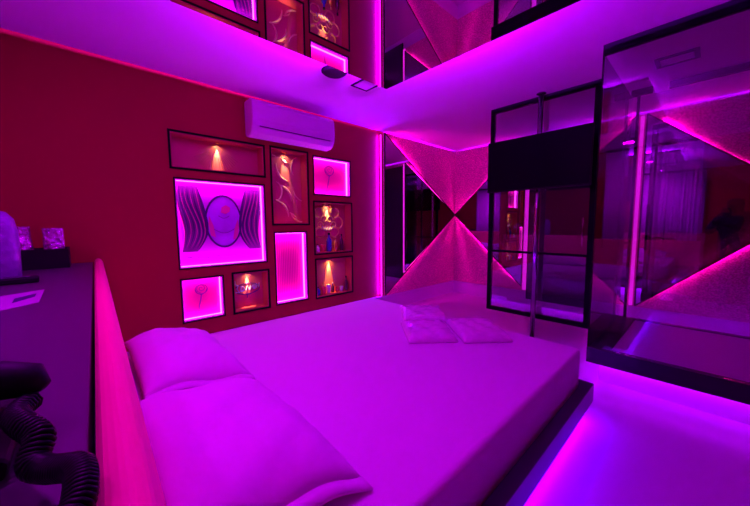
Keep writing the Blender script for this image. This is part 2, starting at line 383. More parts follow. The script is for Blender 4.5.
# ------------------------------------------------------------------ display niches
GN = 'display niches in the red wall'
D = -.13
def spot(y, z, e, p, col=(1, .88, .24)):
    """a tiny lamp grazing the back panel: a tight beam down the panel and its wide spill"""
    for ang, en, x, tilt, sz in ((34, e * 9, -.110, -.11, .005), (150, e * .3, -.094, -.2, .008)):
        d = bpy.data.lights.new('niche_spot', 'SPOT'); d.energy = en; d.color = col; d.spot_size = math.radians(ang); d.spot_blend = .8; d.shadow_soft_size = sz
        o = bpy.data.objects.new('niche_spot', d); C.objects.link(o); o.location = (x, y, z - .0285)
        o.rotation_euler = Vector((tilt, 0, -1)).to_track_quat('-Z', 'Y').to_euler()
def niche(i, label, back, lit):
    y0, y1, z0, z1 = NICHES[i]; g = .002
    t = thing('display_niche', label, 'niche', (0, (y0 + y1) / 2, z0), GN)
    bm = bmesh.new()
    for (a, b, c, d) in ((y0 + g, y0 + .012, z0 + g, z1 - g), (y1 - .012, y1 - g, z0 + g, z1 - g), (y0 + .012, y1 - .012, z0 + g, z0 + .012), (y0 + .012, y1 - .012, z1 - .012, z1 - g)):
        bx(bm, (D, a, c), (.0, b, d))
    obj('lining', bm, M['niche_white' if lit else 'niche_red'], t)
    m = .019 if lit else .012
    box('back_panel', (D - .008 if not lit else D + .046, y0 + m, z0 + m), (D if not lit else D + .054, y1 - m, z1 - m), back, t)
    if lit: box('backing', (D - .008, y0 + g, z0 + g), (D, y1 - g, z1 - g), M['niche_white'], t)
    bm = bmesh.new(); f = .016 if not lit else .008
    for (a, b, c, d) in ((y0 - f, y0 + .002, z0 - f, z1 + f), (y1 - .002, y1 + f, z0 - f, z1 + f), (y0, y1, z0 - f, z0 + .002), (y0, y1, z1 - .002, z1 + f)):
        bx(bm, (-.01, a, c), (.007, b, d))
    obj('frame', bm, M['black'], t)
    if lit:
        bm = bmesh.new()
        for (a, b, c, d) in ((y0 + .0125, y0 + .017, z0 + .0125, z1 - .0125), (y1 - .017, y1 - .0125, z0 + .0125, z1 - .0125), (y0 + .0125, y1 - .0125, z0 + .0125, z0 + .017), (y0 + .0125, y1 - .0125, z1 - .017, z1 - .0125)):
            bx(bm, (D + .056, a, c), (D + .082, b, d))
        obj('led_tape', bm, M['tape_hot'], t).__setitem__('label', 'glowing pale pink LED tape round the inside')
        area('niche_strip_light', (-.012, (y0 + y1) / 2, z1 - .02), (-1, 0, -.9), (y1 - y0) * .9, .008, 0.36 * (y1 - y0) * (z1 - z0) / .16 + .10, (1, 0, .82), (0, 1, 0))
        area('niche_strip_light', (-.012, (y0 + y1) / 2, z0 + .02), (-1, 0, .9), (y1 - y0) * .9, .008, 0.36 * (y1 - y0) * (z1 - z0) / .16 + .10, (1, 0, .82), (0, 1, 0))
    else:
        yc = (y0 + y1) / 2
        bm = bmesh.new(); lathe(bm, [(.02, z1 - .013), (.02, z1 - .026), (.015, z1 - .028)], (-.094, yc, 0), 16); s = obj('spotlight', bm, M['bulb_rim'], t)
        bm = bmesh.new(); lathe(bm, [(.013, z1 - .0265), (.013, z1 - .0275)], (-.094, yc, 0), 16); obj('lens', bm, M['lens'], s)
    return t
XB = D + .054           # face of a lit back panel
XS = D                  # face of a spot-lit back panel
def ln(bm, pts, x, r=.006, **k): tube(bm, [(x, p[0], p[1]) for p in pts], r, 6, **k)

# 1 wide, sunburst of grooves under a lamp
n = niche(0, 'wide shallow niche at the top with a sunburst of light', M['back_red'], False)
y0, y1, z0, z1 = NICHES[0]; yc = (y0 + y1) / 2
bm = bmesh.new()
for k in range(-9, 10):
    if k == 0: continue
    a = k * .115
    ln(bm, [(yc + math.sin(a) * .10, z1 - .05 - math.cos(a) * .10), (yc + math.sin(a) * .235, z1 - .05 - math.cos(a) * .235)], XS + .002, [.002, .0045])
obj('sunburst_relief', bm, M['back_red'], n)
spot(yc, z1, 3, None)

# 2 big painting
n = niche(1, 'big square niche with a painted oval between two locks of dark hair', M['back_lilac'], True)
y0, y1, z0, z1 = NICHES[1]; yc = (y0 + y1) / 2 + .01; W_, H_ = y1 - y0, z1 - z0
def inner(v): return .19 + .09 * max(0, (v - .5) / .45) ** 1.2 + .12 * max(0, (.42 - v) / .25) ** 1.6
def outer(v): return .455 - .03 * math.sin((v - .2) * 8)
def lock(s):
    vs = [.94 - .04 * q for q in range(20)]
    pts = [(outer(v), v) for v in vs] + [(inner(v), v) for v in vs[::-1] if inner(v) < outer(v) - .01]
    b = bmesh.new(); prism(b, [(XB, yc + s * u * W_, z0 + v * H_) for u, v in pts], (.006, 0, 0)); return b
for s in (-1, 1): obj('painted_hair', lock(s), M['hair'], n)
for s in (-1, 1):
    for j in range(10):
        f = j / 9; pts = []; bm = bmesh.new()
        for q in range(20):
            v = .93 - q * .0385; a, b = inner(v), outer(v)
            if b - a < .03: break
            u = a + (b - a) * (f + .10 * math.sin(7 * (1 - v) + 2.2 * f + .5 * s) * math.sin(PI * f)); pts.append((yc + s * W_ * u, z0 + v * H_))
        k = len(pts); wd = (.014, .004, .007, .003, .009, .0035, .006, .003, .006, .004)[j]
        ln(bm, pts, XB + .004, [.0015 + wd * math.sin(PI * (q + .5) / k) for q in range(k)])
        obj('hair_strand', bm, M['line'] if j % 2 == 0 else M['blush'], n)
bm = bmesh.new(); ev = [(yc + .205 * W_ * math.cos(a), z0 + H_ * (.53 + .31 * math.sin(a))) for a in [2 * PI * k / 40 for k in range(40)]]
prism(bm, [(XB, *p) for p in ev], (.010, 0, 0)); obj('painted_face', bm, M['face'], n)
bm = bmesh.new(); ln(bm, ev, XB + .010, .009, closed=True); obj('oval_outline', bm, M['line'], n)
bm = bmesh.new()
bl = [(-.02, .70), (.03, .73), (.08, .70), (.07, .65), (.02, .62), (-.03, .64)]
prism(bm, [(XB + .010, yc + a * W_, z0 + b * H_) for a, b in bl], (.002, 0, 0))
for s, c in ((-1, .50), (1, .46)):
    prism(bm, [(XB + .010, yc + s * a * W_, z0 + b * H_) for a, b in ((.155, c - .14), (.175, c), (.165, c + .10), (.12, c - .02), (.10, c - .16))], (.002, 0, 0))
obj('rosy_patch', bm, M['blush'], n)
bm = bmesh.new()
pieces = [bm, bmesh.new(), bmesh.new(), bmesh.new()]
ln(pieces[0], [(yc + W_ * (-.12 + .03 * q), z0 + H_ * (.44 - .05 * math.sin(PI * q / 8))) for q in range(9)], XB + .011, .003)
ln(pieces[1], [(yc + W_ * (-.06 + .025 * q), z0 + H_ * (.60 - .03 * math.sin(PI * q / 5))) for q in range(6)], XB + .011, .003)
ln(pieces[2], [(yc + W_ * (-.07 + .02 * q), z0 + H_ * (.915 - .012 * math.sin(PI * q / 7))) for q in range(8)], XB + .002, .003)
ln(pieces[3], [(yc + W_ * (-.42 + .07 * q), z0 + H_ * (.105 + .012 * math.sin(q * 1.7))) for q in range(13)], XB + .002, .003)
for b in pieces: obj('drawn_line', b, M['rose_line'], n)

# 3 tall, gold crescents
n = niche(2, 'tall niche with gold crescent strokes on crimson', M['back_red'], False)
y0, y1, z0, z1 = NICHES[2]; W_, H_ = y1 - y0, z1 - z0
bm = bmesh.new()
def crescent(u, v, rad, a0, a1, wd):
    pts = []; K = 12
    for q in range(K + 1):
        a = math.radians(a0 + (a1 - a0) * q / K); pts.append((y0 + u * W_ + rad * math.cos(a), z0 + v * H_ + rad * math.sin(a)))
    ln(bm, pts, XS + .001, [wd * (.25 + math.sin(PI * (q + .4) / (K + .8))) for q in range(K + 1)])
for a in ((.62, .80, .16, 170, 265, .012), (.16, .82, .10, 60, 165, .009), (1.02, .80, .15, 120, 215, .009), (.10, .45, .13, -60, 60, .011), (.28, .34, .17, -5, 80, .013),
          (1.05, .50, .14, 190, 265, .009), (.12, .10, .20, 0, 78, .013), (.98, .22, .16, 195, 280, .010), (.55, .02, .12, 20, 80, .008), (.62, 1.0, .12, 200, 290, .006)): crescent(*a)
obj('crescent_relief', bm, M['pale_gold'], n)
spot((y0 + y1) / 2, z1, 4, None)

def rose(i, label):
    n = niche(i, label, M['back_pink'], True)
    y0, y1, z0, z1 = NICHES[i]; W_, H_ = y1 - y0, z1 - z0; s_ = min(W_, H_)
    yc, zc = y0 + .5 * W_, z0 + .70 * H_; bm = bmesh.new()
    ln(bm, [(yc + .15 * s_ * math.cos(a) , zc + .13 * s_ * math.sin(a)) for a in [2 * PI * k / 20 for k in range(20)]], XB + .002, .004, closed=True)
    ln(bm, [(yc + (.02 + .006 * q) * s_ * 1.0 * math.cos(q * .6), zc + .02 * s_ + (.02 + .0055 * q) * s_ * math.sin(q * .6)) for q in range(19)], XB + .002, .003)
    for s in (-1, 1): ln(bm, [(yc + s * .15 * s_, zc + .02 * s_), (yc + s * .10 * s_, zc - .10 * s_), (yc, zc - .16 * s_)], XB + .002, .003)
    ln(bm, [(yc, zc - .13 * s_), (yc - .03 * s_, zc - .30 * s_), (yc - .07 * s_, zc - .45 * s_), (yc - .09 * s_, zc - .60 * s_)], XB + .002, .006)
    obj('rose_drawing', bm, M['rose_line'], n); return n
rose(3, 'small glowing niche with a drawn rose just below the air conditioner')

# 5 gold scroll emblem with bottles
n = niche(4, 'spot-lit niche with a gold scrolled emblem over small bottles', M['back_red'], False)
y0, y1, z0, z1 = NICHES[4]; W_, H_ = y1 - y0, z1 - z0; yc = (y0 + y1) / 2 - .02; zc = z0 + .56 * H_
bm = bmesh.new()
lobes = [(0, .20, .075), (-.12, .16, .07), (.12, .16, .07), (-.17, .03, .08), (.17, .03, .08), (-.11, -.09, .07), (.11, -.09, .07)]
for a, b, r in lobes:
    c0 = math.atan2(b - .03, a)
    ln(bm, [(yc + a * 1.0 + r * math.cos(c0 + t), zc + b + r * math.sin(c0 + t)) for t in [math.radians(-125 + 25 * q) for q in range(11)]], XS + .006, .010)
for s in (-1, 1):
    ln(bm, [(yc + s * (.04 + .055 * math.cos(t) * (1 - q / 16)), zc + .07 + .055 * math.sin(t) * (1 - q / 16)) for q, t in enumerate([.5 * k for k in range(14)])], XS + .006, .006)
    ln(bm, [(yc + s * (.11 + .05 * math.cos(t) * (1 - q / 16)), zc + .0 + .05 * math.sin(t) * (1 - q / 16)) for q, t in enumerate([PI - .5 * k for k in range(14)])], XS + .006, .005)
ln(bm, [(yc + .12 * (q - 4) / 4, zc - .03 - .03 * math.sin(PI * q / 8)) for q in range(9)], XS + .008, .014)
obj('scroll_emblem', bm, M['gold'], n)
bm = bmesh.new(); x_ = XS + .018
ln(bm, [(yc - .10 + .02 * q, zc - .035 + (.028 if q % 2 else -.02) - .02 * math.sin(PI * q / 10)) for q in range(11)], x_, .005)
obj('lettering', bm, M['logo'], n)
spot((y0 + y1) / 2 - .02, z1, 3.2, None)

rose(5, 'small glowing niche with a drawn rose at the bottom, nearest the bed pillows')

# 7 lettered badge
n = niche(6, 'small spot-lit orange-red niche with a lilac lettered badge', M['back_red'], False)
y0, y1, z0, z1 = NICHES[6]; W_, H_ = y1 - y0, z1 - z0; yc = (y0 + y1) / 2; zc = z0 + .54 * H_
bm = bmesh.new(); ln(bm, [(yc + .135 * math.cos(a), zc - .01 + .060 * math.sin(a)) for a in [2 * PI * k / 32 for k in range(32)]], XS + .004, .005, closed=True)
ln(bm, [(yc - .10 + .02 * q, zc - .045 - .028 * math.sin(PI * q / 10)) for q in range(11)], XS + .004, .006)
ln(bm, [(yc, zc - .07), (yc - .005, zc - .11)], XS + .004, .006)
obj('badge', bm, M['rose_line'], n)
bm = bmesh.new()
S = [[(-.125, .035), (-.10, .04), (-.115, .0), (-.09, -.04), (-.13, -.035)], [(-.075, -.03), (-.07, .025), (-.045, .02), (-.035, -.01), (-.055, -.03), (-.075, -.03)],
     [(-.02, -.025), (.0, .03), (.015, -.025)], [(.025, -.025), (.03, .028), (.045, -.005), (.06, .028), (.068, -.022)], [(.08, -.02), (.082, .03)], [(.10, -.012), (.098, .032), (.125, -.005), (.13, .04)]]
for s in S: ln(bm, [(yc + a, zc + b) for a, b in s], XS + .012, .0065)
ln(bm, [(yc - .155, zc + .075), (yc - .13, zc + .085), (yc - .13, zc + .06), (yc - .15, zc + .06), (yc - .10, zc + .035)], XS + .012, .008)
obj('lettering', bm, M['logo'], n)
spot(yc, z1, 3.5, None, col=(1, .7, .16))

niche(7, 'tall glowing niche with a plain vertically pleated pink panel', M['pleat'], True)
n = niche(8, 'bottom niche nearest the corner, spot-lit over a row of miniatures', M['back_red'], False)
y0, y1, z0, z1 = NICHES[8]; spot((y0 + y1) / 2 - .01, z1, 6, None, col=(1, .8, .12))

# things standing in the two bottle niches
def bottle(name, y, z, h, r, m, label, cat, group, x=-.065, neck=True, cap=None):
    t = thing(name, label, cat, (x, y, z), group); bm = bmesh.new()
    if neck: lathe(bm, [(r * .85, 0), (r, .01), (r, h * .55), (r * .8, h * .66), (r * .35, h * .76), (r * .33, h * .9)], (x, y, z), 14)
    else: lathe(bm, [(r * .75, 0), (r * .8, .003), (r, h * .97), (r * .97, h)], (x, y, z), 14)
    obj('body', bm, m, t, True)
    if neck:
        bm = bmesh.new(); lathe(bm, [(r * .42, h * .9), (r * .42, h)], (x, y, z), 12); obj('cap', bm, M[cap or 'black_gloss'], t)
    return t
zf = NICHES[4][2] + .0125; G5 = 'bottles under the scrolled emblem'; yb = NICHES[4][0]
bottle('bottle', yb + .25, zf, .24, .036, M['blue_bottle'], 'dark blue bottle in the middle under the gold emblem', 'bottle', G5)
bottle('bottle', yb + .355, zf, .19, .028, M['amber'], 'amber bottle next to the blue bottle under the gold emblem', 'bottle', G5, cap='gold')
bottle('bottle', yb + .45, zf, .22, .026, M['wine'], 'dark wine-red bottle at the corner side under the gold emblem', 'bottle', G5)
bottle('tumbler', yb + .155, zf, .09, .034, M['red_cup'], 'short red tumbler under the gold emblem', 'cup', G5, neck=False)
bottle('jar', yb + .065, zf, .10, .03, M['clear_cup'], 'small pale jar at the pillow side under the gold emblem', 'jar', G5, x=-.05, cap='black_gloss')
zf = NICHES[8][2] + .0125; G9 = 'miniatures in the bottom niche'; yb = NICHES[8][0]
bottle('jar', yb + .055, zf, .11, .036, M['blue_bottle'], 'dark blue jar at the end of the miniature row', 'jar', G9)
bottle('cup', yb + .145, zf, .10, .034, M['red_cup'], 'red cup beside the dark blue jar', 'cup', G9, neck=False)
bottle('cup', yb + .225, zf, .115, .03, M['clear_cup'], 'pale tall cup in the middle of the miniature row', 'cup', G9, x=-.07, neck=False)
bottle('miniature_bottle', yb + .295, zf, .13, .024, M['wine'], 'small dark bottle in the middle of the miniature row', 'bottle', G9, x=-.08, cap='clear_cup')
bottle('cup', yb + .36, zf, .075, .032, M['red_cup'], 'low red cup among the miniatures beside a pale cup', 'cup', G9, neck=False)
bottle('cup', yb + .43, zf, .07, .028, M['clear_cup'], 'low pale cup next to the tall dark bottle', 'cup', G9, neck=False)
bottle('wine_bottle', yb + .51, zf, .20, .026, M['wine'], 'tall dark bottle at the corner end of the miniature row', 'bottle', G9)

# ------------------------------------------------------------------ bed
bed = thing('bed', 'low floating double bed with white sheet, dark platform and red headboard', 'bed', (1.8, -3.85, 0))
box('platform', (.84, -4.98, .112), (2.845, -2.715, .235), M['platform'], bed, .004)
bm = bmesh.new(); bx(bm, (1.05, -4.9, 0), (2.62, -2.95, .112)); obj('plinth', bm, M['black_matt'], bed)
bm = bmesh.new()
for a, b in (((2.76, -4.9), (2.78, -2.8)), ((.9, -2.87), (2.76, -2.85)), ((.9, -4.9), (.92, -2.8))): bx(bm, (*a, .107), (*b, .1118))
obj('led_tape', bm, M['tape_violet'], bed)
def mattress():
    bm = bmesh.new(); x0, x1, y0, y1, z0, z1 = .80, 2.785, -4.955, -2.79, .236, .475
    nx, ny = 40, 44; R_ = .035
    t = bmesh.new(); bmesh.ops.create_cube(t, size=1)
    for v in t.verts: v.co = Vector(((x0 + x1) / 2 + v.co.x * (x1 - x0), (y0 + y1) / 2 + v.co.y * (y1 - y0), (z0 + z1) / 2 + v.co.z * (z1 - z0)))
    bmesh.ops.bevel(t, geom=[e for e in t.edges if abs((e.verts[0].co - e.verts[1].co).z) > .1], offset=.05, segments=4, affect='EDGES', profile=.5)
    bmesh.ops.bevel(t, geom=[e for e in t.edges if min(e.verts[0].co.z, e.verts[1].co.z) > z1 - .01], offset=.022, segments=4, affect='EDGES', profile=.5)
    join(bm, t); return bm
obj('mattress', mattress(), M['sheet'], bed, True)
# headboard: padded section run across the bed
hp = [(-5.036, .30), (-5.036, 1.005), (-5.030, 1.022), (-5.012, 1.030), (-4.996, 1.022), (-4.985, 1.0), (-4.972, .9), (-4.950, .72), (-4.935, .5), (-4.932, .30)]
bm = bmesh.new(); prism(bm, [(.02, y, z) for y, z in hp], (3.2, 0, 0))
for v in bm.verts: v.co.y -= .0165 * v.co.x
obj('headboard', bm, M['headboard'], bed, bev=.006)

def pillow(label, cx, cy, cz, L, W_, T, rz, rx, seed):
    """a stuffed case, seams on the rim and a plain hem at one end"""
    rnd = random.Random(seed); ph = [rnd.uniform(0, 6) for _ in range(8)]
    nu, nv = 40, 28; mt = Matrix.Translation((cx, cy, cz)) @ Matrix.Rotation(rz, 4, 'Z') @ Matrix.Rotation(rx, 4, 'X')
    bm = bmesh.new(); G = {}
    for side in (1, -1):
        for i in range(nu + 1):
            for j in range(nv + 1):
                u, v = -1 + 2 * i / nu, -1 + 2 * j / nv
                if side == -1 and (i in (0, nu) or j in (0, nv)): G[side, i, j] = G[1, i, j]; continue
                px = u * L / 2 * (1 - .05 * (1 - u * u) * 0 - .045 * (1 - v * v) * 0) * (1 - .06 * abs(u) ** 3 * (1 - abs(v) ** 2.5))
                py = v * W_ / 2 * (1 - (.08 if v > 0 else .02) * abs(v) ** 3 * (1 - abs(u) ** 2.5))
                th = ((1 - abs(u) ** 3.2) * (1 - abs(v) ** 2.6)) ** .55
                z = (T * .70 if side == 1 else -T * .26) * th
                wr = .55 * (.006 * math.sin(7 * u + 3 * v + ph[0]) + .005 * math.sin(11 * v - 5 * u + ph[1]) + .004 * math.sin(15 * u + 9 * v + ph[2]))
                z += wr * (.3 + th) * (1 if side == 1 else .4) * min(1, 6 * (1 - max(abs(u), abs(v))) + .15)
                z += .012 * (abs(u) ** 4) * math.sin(5 * v + ph[3])
                G[side, i, j] = bm.verts.new(mt @ Vector((px, py, z)))
        for i in range(nu):
            for j in range(nv):
                q = [G[side, i, j], G[side, i + 1, j], G[side, i + 1, j + 1], G[side, i, j + 1]]
                bm.faces.new(q if side == 1 else q[::-1])
    t = thing('pillow', label, 'pillow', (cx, cy, cz - T / 2), 'bed pillows')
    obj('pillowcase', bm, M['case'], t, True)
    hb = bmesh.new()                                           # flat hem on the open end
    P = []
    for j in range(nv + 1):
        v = -1 + 2 * j / nv
        P.append([hb.verts.new(mt @ Vector((L / 2 - .012 - .03 * (1 - abs(v) ** 2.5) + dx, v * W_ / 2 * .97, .010 * math.sin(5 * v + ph[3]) + dz * (1.6 - abs(v))))) for dx, dz in ((0, .014), (.05, .006), (.05, -.006), (0, -.014))])
    for A, B in zip(P, P[1:]):
        for k in range(4): hb.faces.new((A[k], A[(k + 1) % 4], B[(k + 1) % 4], B[k]))
    hb.faces.new(P[0]); hb.faces.new(P[-1][::-1])
    obj('hem', hb, M['case'], t, True)
    return t
pillow('white pillow at the headboard on the side towards the niche wall', 1.30, -4.715, .532, .88, .46, .17, math.radians(0), math.radians(-9), 3)
pillow('white pillow at the headboard nearest the phone', 2.215, -4.745, .534, .82, .51, .17, math.radians(1), math.radians(-9), 5)

def towel(label, cx, cy, L, W_, T, rz, seed):
    rnd = random.Random(seed); ph = [rnd.uniform(0, 6) for _ in range(6)]; z0 = .4765
    mt = Matrix.Translation((cx, cy, z0)) @ Matrix.Rotation(rz, 4, 'Z')
    t = thing('towel_pack', label, 'towel', (cx, cy, z0), 'film-wrapped folded towels on the bed')
    n_ = 22; bm = bmesh.new(); top = {}; bot = {}
    for i in range(n_ + 1):
        for j in range(n_ + 1):
            u, v = -1 + 2 * i / n_, -1 + 2 * j / n_; e = (1 - abs(u) ** 7) * (1 - abs(v) ** 7)
            z = T * (.25 + .75 * e ** .5) + e * (.004 * math.sin(9 * u + 4 * v + ph[0]) + .004 * math.sin(13 * v - 7 * u + ph[1]))
            top[i, j] = bm.verts.new(mt @ Vector((u * L / 2, v * W_ / 2, z))); bot[i, j] = bm.verts.new(mt @ Vector((u * L / 2 * .99, v * W_ / 2 * .99, 0)))
    for i in range(n_):
        for j in range(n_):
            bm.faces.new((top[i, j], top[i + 1, j], top[i + 1, j + 1], top[i, j + 1])); bm.faces.new((bot[i, j], bot[i, j + 1], bot[i + 1, j + 1], bot[i + 1, j]))
    for i in range(n_):
        for a, b in (((i, 0), (i + 1, 0)), ((i + 1, n_), (i, n_)), ((0, i + 1), (0, i)), ((n_, i), (n_, i + 1))): bm.faces.new((bot[a], bot[b], top[b], top[a]))
    obj('wrapped_towel', bm, M['wrap'], t, True)
    bm = bmesh.new(); pts = [mt @ Vector((L / 2 * (-.9 + .15 * q), W_ / 2 * .55 + .006 * math.sin(q), T * 1.0 + .003)) for q in range(13)]
    tube(bm, pts, .004, 6); obj('film_seam', bm, M['wrap'], t, True)
    return t
towel('flat film-wrapped towel at the back of the three packs', 1.60, -2.925, .37, .43, .045, math.radians(46), 1)
towel('film-wrapped towel in front, on the side towards the niches', 1.915, -3.27, .335, .42, .055, math.radians(50), 2)
towel('film-wrapped towel of the three nearest the television', 2.155, -2.99, .335, .46, .055, math.radians(50), 3)

# ------------------------------------------------------------------ partition, pole, television
PY = -1.47
pt = thing('glass_partition', 'black-framed glass partition hanging from the ceiling behind the television', 'partition', (2.0, PY, .23))
bm = bmesh.new()
bx(bm, (1.462, PY - .02, .23), (1.508, PY + .02, H)); bx(bm, (2.485, PY - .02, .23), (2.53, PY + .02, H))
bx(bm, (1.508, PY - .02, 2.55), (2.485, PY + .02, H)); bx(bm, (1.508, PY - .02, .23), (2.485, PY + .02, .275))
obj('frame', bm, M['black'], pt)
box('crossbar', (1.508, PY - .014, .94), (2.485, PY + .014, .965), M['black'], pt)
box('upper_pane', (1.509, PY - .004, .966), (2.484, PY + .004, 2.549), M['pane'], pt)
box('lower_pane', (1.509, PY - .004, .276), (2.484, PY + .004, .939), M['pane'], pt)
pl = thing('pole', 'chrome pole from floor to ceiling behind the television', 'pole', (2.035, -1.56, 0))
bm = bmesh.new(); tube(bm, [(2.035, -1.56, .01), (2.035, -1.56, 2.59)], .025, 20); obj('tube', bm, M['chrome'], pl, True)
bm = bmesh.new(); lathe(bm, [(.06, 0), (.06, .008), (.03, .02), (.027, .03)], (2.035, -1.56, 0), 24); obj('floor_flange', bm, M['chrome'], pl)
bm = bmesh.new(); lathe(bm, [(.045, H), (.045, H - .006), (.027, H - .009)], (2.035, -1.56, 0), 24); obj('ceiling_flange', bm, M['chrome'], pl)
tv = thing('television', 'wide black switched-off television fixed high on the pole', 'television', (1.96, -1.62, 1.64))
TY = -1.645
box('cabinet', (1.515, TY, 1.628), (2.522, TY + .035, 2.182), M['black_matt'], tv, .006)
box('screen', (1.523, TY - .003, 1.642), (2.514, TY - .0005, 2.174), M['screen'], tv)
bm = bmesh.new(); bx(bm, (1.85, TY + .035, 1.75), (2.22, TY + .045, 2.1)); bx(bm, (1.98, TY + .045, 1.88), (2.09, TY + .0595, 1.98)); obj('bracket', bm, M['black'], tv)

# ------------------------------------------------------------------ glass enclosure
EX0, EX1, EY0, EY1 = 2.67, 4.6, -2.145, -.88
en = thing('glass_enclosure', 'glass-walled enclosure on a dark raised slab with pink light beneath', 'enclosure', (3.6, -1.5, 0))
bm = bmesh.new(); b_ = .035
bx(bm, (EX0, EY0, .15), (EX1, EY0 + .06, .272)); bx(bm, (EX0, EY1 - .07, .15), (EX1, EY1, .272)); bx(bm, (EX0, EY0 + .06, .15), (EX0 + .15, EY1 - .07, .272)); bx(bm, (EX1 - .1, EY0 + .06, .15), (EX1, EY1 - .07, .272))
obj('slab', bm, M['slab'], en)
box('deck', (EX0 + .15, EY0 + .06, .15), (EX1 - .1, EY1 - .07, .266), M['deck'], en)
box('plinth', (EX0 + .08, EY0 + .055, 0), (EX1 - .05, EY1 - .05, .15), M['baseboard'], en)
box('led_tape', (EX0 + .05, EY0 + .03, .143), (EX1 - .05, EY0 + .05, .1495), M['tape_pink'], en)
box('led_tape', (EX0 + .04, EY0 + .05, .143), (EX0 + .06, EY1 - .05, .1495), M['tape_pink'], en)
box('front_pane', (EX0 + .012, EY0 + .02, .273), (EX1, EY0 + .03, 2.53), M['glass'], en)
box('side_pane', (EX0 + .003, EY0 + .02, .273), (EX0 + .011, EY1 - .02, 2.53), M['glass'], en)
box('back_pane', (2.74, EY1 - .03, .273), (EX1, EY1 - .02, 2.53), M['glass'], en)
bm = bmesh.new(); bx(bm, (EX0, EY0 + .01, 2.53), (EX1, EY0 + .05, H)); obj('front_rail', bm, M['black'], en)
bm = bmesh.new(); bx(bm, (EX0, EY1 - .06, 2.545), (2.83, EY1, H)); bx(bm, (2.95, EY1 - .06, 2.545), (EX1, EY1, H)); obj('back_rail', bm, M['black'], en)
box('corner_post', (2.715, EY1 - .035, .272), (2.739, EY1 - .012, 2.545), M['black'], en)
bm = bmesh.new(); tube(bm, [(EX0 + .002, EY0 + .025, .27), (EX0 + .002, EY0 + .025, 2.55)], .006, 8); obj('corner_seal', bm, M['black'], en)
bm = bmesh.new(); tube(bm, [(2.86, EY1 - .065, 1.0), (2.86, EY1 - .065, 1.45)], .010)
for z in (1.03, 1.42): tube(bm, [(2.86, EY1 - .065, z), (2.86, EY1 - .026, z)], .006)
obj('door_pull', bm, M['black'], en, True)

# ------------------------------------------------------------------ counter behind the headboard and what stands on it
ct = thing('counter', 'dark plum counter top behind the red headboard', 'counter', (1.5, -5.3, 0))
bm = bmesh.new(); prism(bm, [(.01, -5.56, .955), (3.1, -5.61, .955), (3.1, -5.0945, .955), (.01, -5.0435, .955)], (0, 0, .045)); obj('top', bm, M['counter'], ct, bev=.003)
bm = bmesh.new(); prism(bm, [(.03, -5.54, 0), (3.08, -5.59, 0), (3.08, -5.115, 0), (.03, -5.065, 0)], (0, 0, .954)); obj('cabinet', bm, M['platform'], ct)
CZ = 1.0005
ty = thing('minibar_tray', 'black open tray box at the wall end of the counter', 'tray', (.2, -5.30, CZ))
bm = bmesh.new(); a0, a1, b0, b1, h = .06, .33, -5.45, -5.165, .13
bx(bm, (a0, b0, CZ), (a1, b1, CZ + .008)); bx(bm, (a0, b0, CZ + .008), (a0 + .008, b1, CZ + h)); bx(bm, (a1 - .008, b0, CZ + .008), (a1, b1, CZ + h)); bx(bm, (a0 + .008, b0, CZ + .008), (a1 - .008, b0 + .008, CZ + h)); bx(bm, (a0 + .008, b1 - .008, CZ + .008), (a1 - .008, b1, CZ + h))
obj('shell', bm, M['black_matt'], ty)
box('divider', (a0 + .008, -5.31, CZ + .008), (a1 - .008, -5.302, CZ + .11), M['black_matt'], ty)
def crinkle(name, label, cat, c, sx, sy, h, m, seed, taper=.8):
    rnd = random.Random(seed); bm = bmesh.new(); bmesh.ops.create_cube(bm, size=1)
    bmesh.ops.subdivide_edges(bm, edges=bm.edges[:], cuts=7, use_grid_fill=True)
    for v in bm.verts:
        z = v.co.z + .5; k = 1 - (1 - taper) * z
        e = 1 - .18 * (abs(v.co.x * 2) ** 2) * (abs(v.co.y * 2) ** 2)
        v.co = Vector((c[0] + v.co.x * sx * k * e + rnd.uniform(-1, 1) * sx * .035, c[1] + v.co.y * sy * k * e + rnd.uniform(-1, 1) * sy * .035, c[2] + z * h + (rnd.uniform(-1, 1) * h * .05 if z > .05 else 0)))
    return tag(obj(name, bm, m, at=c), label, cat)
crinkle('wrapped_glass', 'crinkled film-wrapped glass in the half of the tray nearest the bed', 'wrapped glass', (.2, -5.237, CZ + .009), .13, .105, .25, M['film'], 4, .95)
crinkle('wrapped_glass', 'crinkled film bag leaning in the tray beside the tall wrapped bottle', 'wrapped glass', (.2, -5.376, CZ + .009), .13, .10, .26, M['film'], 9, .6)
bt = thing('wrapped_bottle', 'tall rounded bottle in cloudy plastic at the counter edge of the tray', 'bottle', (.8, -5.41, CZ))
bm = bmesh.new(); lathe(bm, [(.065, 0), (.075, .01), (.078, .15), (.076, .26), (.066, .32), (.04, .355), (.01, .365)], (.8, -5.41, CZ), 20); obj('plastic_wrap', bm, M['cloud'], bt, True)
bm = bmesh.new(); lathe(bm, [(.09, 0), (.088, .006), (.074, .012)], (.8, -5.41, CZ), 20); obj('gathered_foot', bm, M['cloud'], bt)
dt = thing('remote_control', 'flat dark remote lying between the tray and the card', 'remote', (1.05, -5.36, CZ))
def slab_rot(name, c, L, W_, T, rz, m, parent=None, bev=.004):
    bm = bmesh.new(); bx(bm, (-L / 2, -W_ / 2, 0), (L / 2, W_ / 2, T), bev)
    bmesh.ops.transform(bm, matrix=Matrix.Translation(c) @ Matrix.Rotation(rz, 4, 'Z'), verts=bm.verts[:])
    return obj(name, bm, m, parent, at=None if parent else c)
slab_rot('case', (1.0, -5.37, CZ), .07, .22, .03, math.radians(4), M['black_matt'], dt, .008)
slab_rot('keypad', (1.0, -5.37, CZ + .0305), .05, .16, .002, math.radians(4), M['platform'], dt, .0005)
